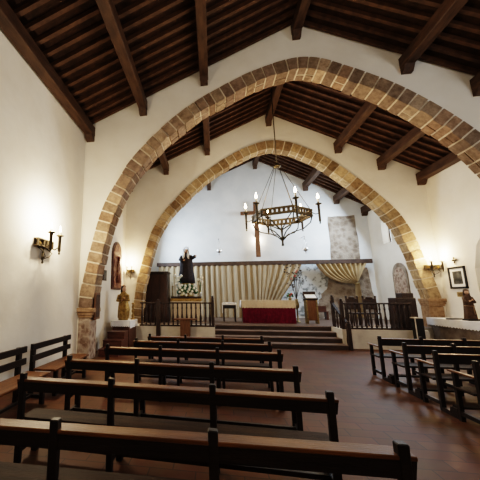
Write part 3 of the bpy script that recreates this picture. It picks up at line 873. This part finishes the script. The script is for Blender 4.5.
# white flowers heaped at her feet
fb = thing('flower_arrangement', 'heap of white roses and green leaves at the feet of the black robed statue', 'flowers', (VX+.08, VY-.34, ZT))
lf = MB(); bl = []
for k in range(150):
    a = rnd.uniform(0,2*PI); r = math.sqrt(rnd.uniform(0,1))
    x = .50*r*math.cos(a); y = .16*r*math.sin(a); z = .08+.46*(1-r*r*.7)*rnd.uniform(.3,1)
    lf.ball((x,y,z), .06, (1,.8,.7), 6, 5)
lf.build('leaves', M['leaf'], fb)
for k in range(18):
    a = 2.4*k; r = math.sqrt((k+.5)/18)
    x = .46*r*math.cos(a); z = .30+.26*r*math.sin(a); y = -.15-.05*(1-r)
    b = MB()
    b.ball((0,0,0), .034, (1,.8,1), 7, 5)
    for q in range(5):
        w = 2*PI*q/5
        b.ball((.034*math.cos(w), .008, .034*math.sin(w)), .027, (1,.6,1), 6, 5)
    b.build('rose', M['flowerwhite'], fb, (x,y,z))
# lily vase left and candelabra either side
def lilies(label, x, y, z, n, seed, hmin, hmax):
    t = thing('lily_vase', label, 'flowers', (x,y,z))
    MB().lathe([(.05,0),(.07,.04),(.04,.14),(.06,.18)], seg=10).build('vase', M['silver'], t)
    r0 = random.Random(seed); s_ = MB()
    for k in range(n):
        f_ = MB()
        p = Vector((r0.uniform(-.14,.14), r0.uniform(-.08,.08), r0.uniform(hmin,hmax)))
        s_.tube([(0,0,.17), p*.5+Vector((0,0,.1)), p], .007, 5)
        for q in range(5):
            w = 2*PI*q/5; f_.ball((.035*math.cos(w), -.02, .035*math.sin(w)), .032, (1,.6,1), 6, 5)
        f_.ball((0,-.02,0), .03, (1,.7,1), 6, 5); f_.build('bloom', M['flowerwhite'], t, p)
    s_.build('stems', M['leaf'], t)
lilies('tall white lilies left of the black robed statue', VX-.32, VY-.30, ZT, 9, 5, .45, .95)
lilies('slender white flowers right of the black robed statue', VX+.62, VY-.16, ZT, 8, 6, .35, .95)
def candelabrum(label, x, y, z, h):
    t = thing('candlestick', label, 'candlestick', (x,y,z), 0, 'tall candlesticks by the processional float')
    MB().lathe([(.07,0),(.07,.02),(.02,.05),(.03,h*.3),(.018,h*.5),(.03,h*.7),(.018,h-.04),(.05,h),(.02,h+.02)], seg=12).build('stem', M['gold'], t)
    MB().lathe([(.016,h+.02),(.016,h+.22)], seg=8).build('candle', M['candle'], t)
    return t
k1 = candelabrum('gilt candlestick with white candle at the left end of the lace skirted float', VX-.60, VY-.20, ZT, .45)
dup(k1, (VX+.62, VY+.2, ZT), 'gilt candlestick with white candle at the right end of the lace skirted float')

# confessional / cupboard
cf = thing('confessional', 'tall dark wooden cupboard beside the far arch, left of the statue', 'cupboard', (-2.47, 13.45, P1))
MB().box((-.52,-.35,0),(.52,.40,2.05), bev=.01).build('cabinet', M['darkwood'], cf)
MB().box((-.56,-.39,2.05),(.56,.42,2.13), bev=.015).build('cornice', M['darkwood'], cf)
for k in range(3):
    x = -.49+.335*k
    MB().box((x,-.375,.10),(x+.31,-.35,1.98), bev=.008).build('panel', M['cabwood'], cf)
MB().box((-.52,-.38,0),(.52,-.35,.09)).build('plinth', M['darkwood'], cf)

# brown stand before the left railing
bs = thing('wooden_stand', 'low brown wooden stand in front of the left railing', 'stand', (-1.02, 11.02, 0))
MB().box((-.40,-.14,.86),(.40,.16,.91), bev=.01).build('top', M['midwood'], bs)
MB().box((-.17,-.10,.05),(.17,.12,.86)).build('pedestal', M['midwood'], bs)
MB().box((-.26,-.16,0),(.26,.18,.05)).build('base', M['midwood'], bs)

# ------------------------------------------------------------------ left side chapel between the arches
sa = thing('side_altar', 'wooden side altar with white cloth on the left wall', 'altar', (-3.13, 10.6, 0))
MB().box((-.26,-.46,0),(.32,.50,.82)).build('body', M['redwood'], sa)
MB().box((-.30,-.50,.82),(.36,.52,.87)).grid(lambda u, v: (-.30+.66*u, -.505-.006*math.sin(u*30)*v, .87-(.17+.025*abs(math.sin(u*PI*9)))*v), 60, 4).grid(lambda u, v: (.365+.008*math.sin(u*40)*v, -.50+1.02*u, .87-(.22+.03*abs(math.sin(u*PI*9)))*v), 60, 4).build('altar_cloth', M['whitecloth'], sa)
sg = thing('saint_statue', 'small gilded saint statue with dark hair on the left side altar', 'statue', (-3.12, 10.50, .87))
MB().loft([(0,.17,.15,0,0,0,6),(.06,.17,.15,0,0,0,6),(.08,.19,.17,0,0,.06,6),(.35,.19,.17,.02,0,.12,6),(.6,.15,.14,.0,0,.12,6),(.78,.155,.12,0,0,.04,6),(.88,.14,.10,0,0,.02,6),(.94,.08,.07,0,0,0,6),(.97,.05,.05,0,0,0,6)]).build('robe', M['gold'], sg)
hd = MB().ball((.02,-.01,1.06), .09, (.85,.9,1.15)); face(hd, Vector((.02,-.01,1.06)), .09, (.5,-1,0)); hd.build('head', M['skin'], sg)
MB().ball((-.01,.02,1.10), .098, (.95,.95,1.0)).tube([(-.07,.05,1.08),(-.09,.05,.96),(-.08,.04,.86)], [.05,.045,.03], 7).build('hair', M['hair'], sg)
MB().tube([(.15,-.02,.84),(.20,-.10,.68),(.10,-.20,.72)], [.065,.06,.05], 8).tube([(-.15,-.02,.84),(-.18,-.10,.66),(-.02,-.20,.66)], [.065,.06,.05], 8).build('sleeves', M['gold'], sg)
h_ = MB(); hand(h_, (.10,-.20,.72), (-.3,-.6,.4), .10, 1); hand(h_, (-.02,-.20,.66), (.5,-.5,.3), .10, -1); h_.build('hands', M['skin'], sg)
gc = thing('gilt_candlestick', 'beaded gilt candlestick right of the gilded saint on the left side altar', 'candlestick', (-2.87, 10.85, .87))
MB().lathe([(.09,0),(.08,.03),(.03,.06),(.06,.12),(.03,.18),(.02,.22),(.06,.29),(.025,.36),(.05,.43),(.02,.50),(.06,.56),(.02,.58)], seg=14).build('stem', M['gold'], gc)
MB().lathe([(.018,.57),(.018,.72)], seg=8).build('candle', M['candle'], gc)
# arched polychrome relief
ic = thing('arched_relief', 'arched dark red carved relief hanging on the left wall', 'relief', (WL, 11.22, 1.93))
def archpoly(w, h, n=14):
    r = w/2
    return [(-r,0),(r,0)]+[(r*math.cos(PI*k/n), h-r+r*math.sin(PI*k/n)) for k in range(n+1)]
MB().prism(archpoly(1.12,1.82), 0, .06, 'x').build('frame', M['redwood'], ic)
MB().prism([(p[0]*.84, p[1]*.92+.07) for p in archpoly(1.12,1.82)], .06, .08, 'x').build('painted_panel', M['icon'], ic)
q = MB().loft([(.25,.06,.18,.11,0,.05,5),(.6,.06,.17,.11,0,.06,5),(.95,.06,.15,.11,0,.04,5),(1.08,.04,.07,.11,0,0,5)], 16).ball((.12,0,1.17), .085, (.7,.9,1.1)); q.build('carved_figure', M['icon'], ic)
pf_ = thing('small_frame', 'small dark framed picture on left wall just past the near arch', 'picture', (WL, 9.95, 2.20))
MB().box((0,-.16,0),(.035,.16,.36), bev=.006).build('frame', M['darkwood'], pf_); MB().box((.035,-.12,.04),(.04,.12,.32)).build('print', M['picture'], pf_)
pl_ = thing('tall_frame', 'tall dark framed picture on the inner face of the near arch pillar', 'picture', (-3.225, 8.23, 1.05))
MB().box((0,-.19,.0),(.04,.19,.72), bev=.008).build('frame', M['midwood'], pl_); MB().box((.04,-.13,.06),(.046,.13,.66)).build('print', M['habit'], pl_)
# tiered reddish steps
ts = thing('tiered_steps', 'reddish wooden tiered steps behind the near arch pillar on the left', 'steps', (-2.99, 8.62, 0))
for i in range(3):
    MB().box((-.28,.36*i,0),(.30-.02*i,.36*i+.38 if i < 2 else 1.15,.20*(i+1)-.03)).build('riser', M['redwood'], ts)
    MB().box((-.29,.36*i-.02,.20*(i+1)-.03),(.31-.02*i,.36*i+.36 if i < 2 else 1.16,.20*(i+1)), bev=.006).build('tread', M['redwood'], ts)

# ------------------------------------------------------------------ right side chapel
ra = thing('side_altar', 'long side altar under scalloped white cloth by the right wall', 'altar', (7.56, 10.75, 0))
MB().box((-.30,-1.45,0),(.36,1.45,.93)).build('body', M['greystone'], ra)
rc = MB().box((-.38,-1.55,.935),(.38,1.55,.96))
rc.grid(lambda u, v: (-.385-.010*math.sin(u*30)*v, -1.55+3.1*u, .96-(.21+.035*abs(math.sin(u*PI*26)))*v), 220, 4)
rc.grid(lambda u, v: (-.38+.76*u, 1.555+.006*math.sin(u*20)*v, .96-.30*v), 12, 4)
rc.build('altar_cloth', M['whitecloth'], ra)
fr = thing('friar_statue', 'dark brown robed friar statue on the right side altar', 'statue', (7.48, 10.82, .96)); fr.scale = (.82,.82,.93)
MB().box((-.18,-.16,0),(.18,.16,.06), bev=.01).build('base', M['black'], fr)
MB().loft([(.06,.19,.16,0,0,.05,7),(.25,.16,.15,0,0,.07,7),(.5,.14,.12,0,0,.06,7),(.66,.145,.11,0,0,.03,7),(.76,.12,.09,0,0,.02,7),(.81,.07,.06,0,0,0,7),(.84,.045,.045,0,0,0,7)]).build('habit', M['habit'], fr)
hd = MB().ball((-.01,-.02,.90), .075, (.85,.95,1.15)); face(hd, Vector((-.01,-.02,.90)), .075, (-.4,-1,0)); hd.build('head', M['skin'], fr)
MB().grid(lambda u, v: ((.08+.03*v)*math.cos(PI*(-.05+1.1*u)), .005+(.085+.03*v)*math.sin(PI*(-.05+1.1*u)), .98-.22*v), 20, 8).ball((0,.012,.935), .082, (1,1,.85)).ball((-.005,-.01,.955), .078, (.95,1,.5)).build('hood', M['habit'], fr)
MB().tube([(-.12,0,.72),(-.16,-.08,.58),(-.07,-.16,.60)], [.05,.05,.04], 8).tube([(.12,0,.72),(.15,-.08,.58),(.04,-.17,.64)], [.05,.05,.04], 8).build('sleeves', M['habit'], fr)
h_ = MB(); hand(h_, (-.09,-.17,.60), (.5,-.4,.3), .09, 1); hand(h_, (.04,-.18,.64), (-.5,-.4,.3), .09, -1); h_.build('hands', M['skin'], fr)
MB().tube([(-.17,-.02,.47),(-.05,-.155,.46),(.1,-.14,.46),(.17,0,.47)], .010, 6).tube([(.03,-.16,.46),(.04,-.17,.2)], .008, 5).build('cord_belt', M['impost'], fr)
bk = tag(MB().box((-.22,-.10,0),(.22,.10,.03), bev=.004).box((-.20,-.09,.03),(.20,.09,.035)).build('altar_book', M['black'], None, (7.40,11.32,.96), .3), 'flat black book lying on the right side altar', 'book')
# picture, plaque, ornament
fp_ = thing('framed_picture', 'black framed dark engraving with white mat on the right wall', 'picture', (WR, 11.72, 1.92))
fm = MB()
for a, b in (((-.02,-.36,0),(0-.0,.36,.06)),((-.02,-.36,.66),(0,.36,.72)),((-.02,-.36,0),(0,-.30,.72)),((-.02,.30,0),(0,.36,.72))): fm.box((a[0]-.02,a[1],a[2]), b)
fm.build('frame', M['black'], fp_)
MB().box((-.015,-.30,.06),(0,.30,.66)).build('mat', M['paper'], fp_); MB().box((-.02,-.19,.15),(-.014,.19,.57)).build('print', M['picture'], fp_)
pq = thing('brass_plaque', 'small gold plaque under the framed engraving', 'plaque', (WR, 11.70, 1.66))
MB().box((-.02,-.17,0),(0,.17,.15), bev=.006).build('plate', M['gold'], pq); MB().box((-.024,-.12,.04),(-.02,.12,.11)).build('inset', M['brass'], pq)
og = thing('wall_ornament', 'small metal flower ornament above the framed engraving', 'ornament', (WR, 11.72, 2.86))
q = MB().ball((-.03,0,0), .04)
for k in range(4):
    a = PI/2*k; q.ball((-.03,.075*math.cos(a),.075*math.sin(a)), .035, (.6,1,1))
q.build('petals', M['iron'], og)
MB().tube([(-.02,0,-.05),(-.02,0,-.15)], .012, 6).build('stem', M['iron'], og)
nf = thing('niche_panel', 'reddish brown framed panel inside the right wall niche', 'panel', (WR+.45, 10.05, 1.10))
MB().box((0,-.8,0),(.06,.80,1.45), bev=.01).build('board', M['midwood'], nf)
MB().box((-.03,.70,0),(0,.80,1.45)).box((-.03,-.80,1.35),(0,.80,1.45)).box((-.03,-.8,0),(0,-.7,1.45)).build('frame', M['redwood'], nf)
MB().box((-.012,-.7,.05),(0,.7,1.35)).build('painting', M['picture'], nf)

# blocked arched doorway in the sanctuary's right wall
bd = thing('arched_doorway', 'arched doorway filled with brown stones on the right sanctuary wall', 'doorway', (WR, 14.85, P1))
MB().prism(archpoly(1.04,2.50), -.05, 0, 'x').build('surround', M['rubblewall'], bd)
MB().prism([(p[0]*.82, p[1]*.92) for p in archpoly(1.04,2.50)], -.06, -.045, 'x').build('stone_infill', M['rubble'], bd)

# dark cabinet with reading desk behind the right railing, and the small stand in front
cb = thing('organ_cabinet', 'dark wooden cabinet with raised top behind the right railing', 'cabinet', (6.35, 11.85, PZ))
MB().box((-.38,-.22,0),(.22,.26,1.02), bev=.01).build('case', M['darkwood'], cb)
MB().box((-.14,-.16,1.02),(.20,.22,1.18), bev=.01).build('raised_top', M['darkwood'], cb)
for k in range(2): MB().box((-.34+.28*k,-.24,.1),(-.09+.28*k,-.22,.94), bev=.006).build('panel', M['darkwood'], cb)
kn = thing('prayer_stand', 'small black stand with pale edge before the right railing', 'stand', (6.20, 11.0, 0))
MB().box((-.10,-.02,0),(.12,.20,1.0), bev=.008).build('body', M['black'], kn)
MB().box((-.125,-.04,1.0),(.05,.20,1.025)).box((-.125,-.04,.15),(-.10,-.02,1.0)).build('pale_edge', M['plinth'], kn)
# chairs behind the right railing
def make_chair(label):
    t = thing('choir_chair', label, 'chair', (0,0,0), 0, 'carved chairs behind the right railing')
    MB().box((-.22,-.22,.42),(.22,.22,.47), bev=.01).build('seat', M['darkwood'], t)
    for sx in (-1,1):
        MB().box((sx*.20-.022,-.20,0),(sx*.20+.022,-.16,.42)).build('leg', M['darkwood'], t)
        MB().box((sx*.20-.022,.17,0),(sx*.20+.022,.22,1.02)).ball((sx*.20,.195,1.05), .04).build('back_post', M['darkwood'], t)
    MB().box((-.19,.18,.58),(.19,.21,.98), bev=.01).ball((0,.195,1.0), .09, (1.4,.3,.7)).build('backrest', M['darkwood'], t)
    return t
c0 = make_chair('dark carved chair behind the right railing, nearer the steps'); c0.location = (5.15, 12.7, P1); c0.rotation_euler = (0,0,.1)
dup(c0, (5.72, 12.75, P1), 'dark carved chair behind the right railing, nearer the cabinet', -.15)
lb = thing('low_bench', 'low brown slatted bench against the back wall right of the lectern', 'bench', (4.75, 15.9, P1))
MB().box((-.48,-.18,.34),(.48,.18,.38)).build('seat', M['redwood'], lb)
for x in (-.42,.42): MB().box((x-.04,-.16,0),(x+.04,.16,.34)).build('leg', M['redwood'], lb)
MB().box((-.48,.14,.34),(.48,.18,.62)).build('back', M['redwood'], lb)

# ------------------------------------------------------------------ lights
def light(name, kind, loc, energy, col, size=.1, rot=None, sy=None, angle=None, blend=.5):
    d = bpy.data.lights.new(name, kind); d.energy = energy; d.color = col
    if kind == 'AREA':
        d.size = size
        if sy: d.shape = 'RECTANGLE'; d.size_y = sy
    elif kind in ('POINT', 'SPOT'): d.shadow_soft_size = size
    if kind == 'SPOT': d.spot_size = angle; d.spot_blend = blend
    o = bpy.data.objects.new(name, d); COL.objects.link(o); o.location = loc
    if rot: o.rotation_euler = rot
    return o
WARM = (1,.74,.44); WARM2 = (1,.82,.58)
for k in (-.19, .19):
    light('sconce_light', 'POINT', (WL+.34, 5.98+k, 3.28), 85, WARM2, .05)
light('sconce_light', 'POINT', (-3.42, YB-.30, 3.10), 60, WARM, .06)
for k in (-.16, .16): light('sconce_light', 'POINT', (7.68+k, YB-.34, 3.10), 38, WARM, .05)
for k in range(6):
    x, y = V[k]; r = 1+.20/RR
    light('chandelier_light', 'POINT', (CX+x*r, CY+y*r, CZ+.70), 40, WARM, .05)
for z in (4.7, 5.5): light('cross_light', 'POINT', (2.4, 16.90, z), 30, (1,.85,.62), .05)
# sanctuary window light, then added fill lights with no real source
light('sanctuary_cool_light', 'AREA', (7.2, 14.9, 5.6), 250, (.70,.85,1), 1.4, (0, math.radians(62), 0), 1.4)
light('sanctuary_cool_light', 'AREA', (-2.9, 15.0, 4.6), 180, (.70,.85,1), 1.4, (0, math.radians(-80), 0), 1.4)  # added lamp on the left side; no window there
light('rear_fill', 'AREA', (2.2, -2.6, 4.4), 40, (1,.93,.84), 5.0, (math.radians(88), 0, 0), 2.0)  # added fill behind the camera; the rear wall has no opening
light('nave_side_fill', 'AREA', (7.6, 3.2, 4.6), 95, (.90,.95,1), 2.0, (0, math.radians(80), math.radians(-25)), 2.0)  # added side fill; no nave window is built here
light('nave_top_fill', 'POINT', (2.0, 3.4, 6.3), 95, (1,.84,.64), .25)  # added overhead fill above the view, no fitting belongs to it
light('niche_fill', 'POINT', (8.25, 9.7, 2.95), 10, (1,.93,.82), .1)  # added to brighten the niche interior; no fitting there
light('side_altar_fill', 'POINT', (6.6, 10.6, 3.6), 30, (1,.90,.76), .2)  # added to brighten the right altar; hangs free without a fitting
w = bpy.data.worlds.new('world'); SC.world = w; w.use_nodes = True
w.node_tree.nodes['Background'].inputs['Color'].default_value = (.75,.85,1,1)
w.node_tree.nodes['Background'].inputs['Strength'].default_value = .4

# ------------------------------------------------------------------ camera
cd = bpy.data.cameras.new('camera'); cam = bpy.data.objects.new('camera', cd); COL.objects.link(cam)
cd.sensor_width = 36; cd.lens = 305*36/480; cd.shift_x = (240-158)/480
cam.location = (0, 0, 1.65)
cam.rotation_euler = (math.radians(90+10.586), 0, math.radians(10.231))
SC.camera = cam
SC.view_settings.view_transform = 'Filmic'
SC.view_settings.look = 'High Contrast'
SC.view_settings.exposure = .35
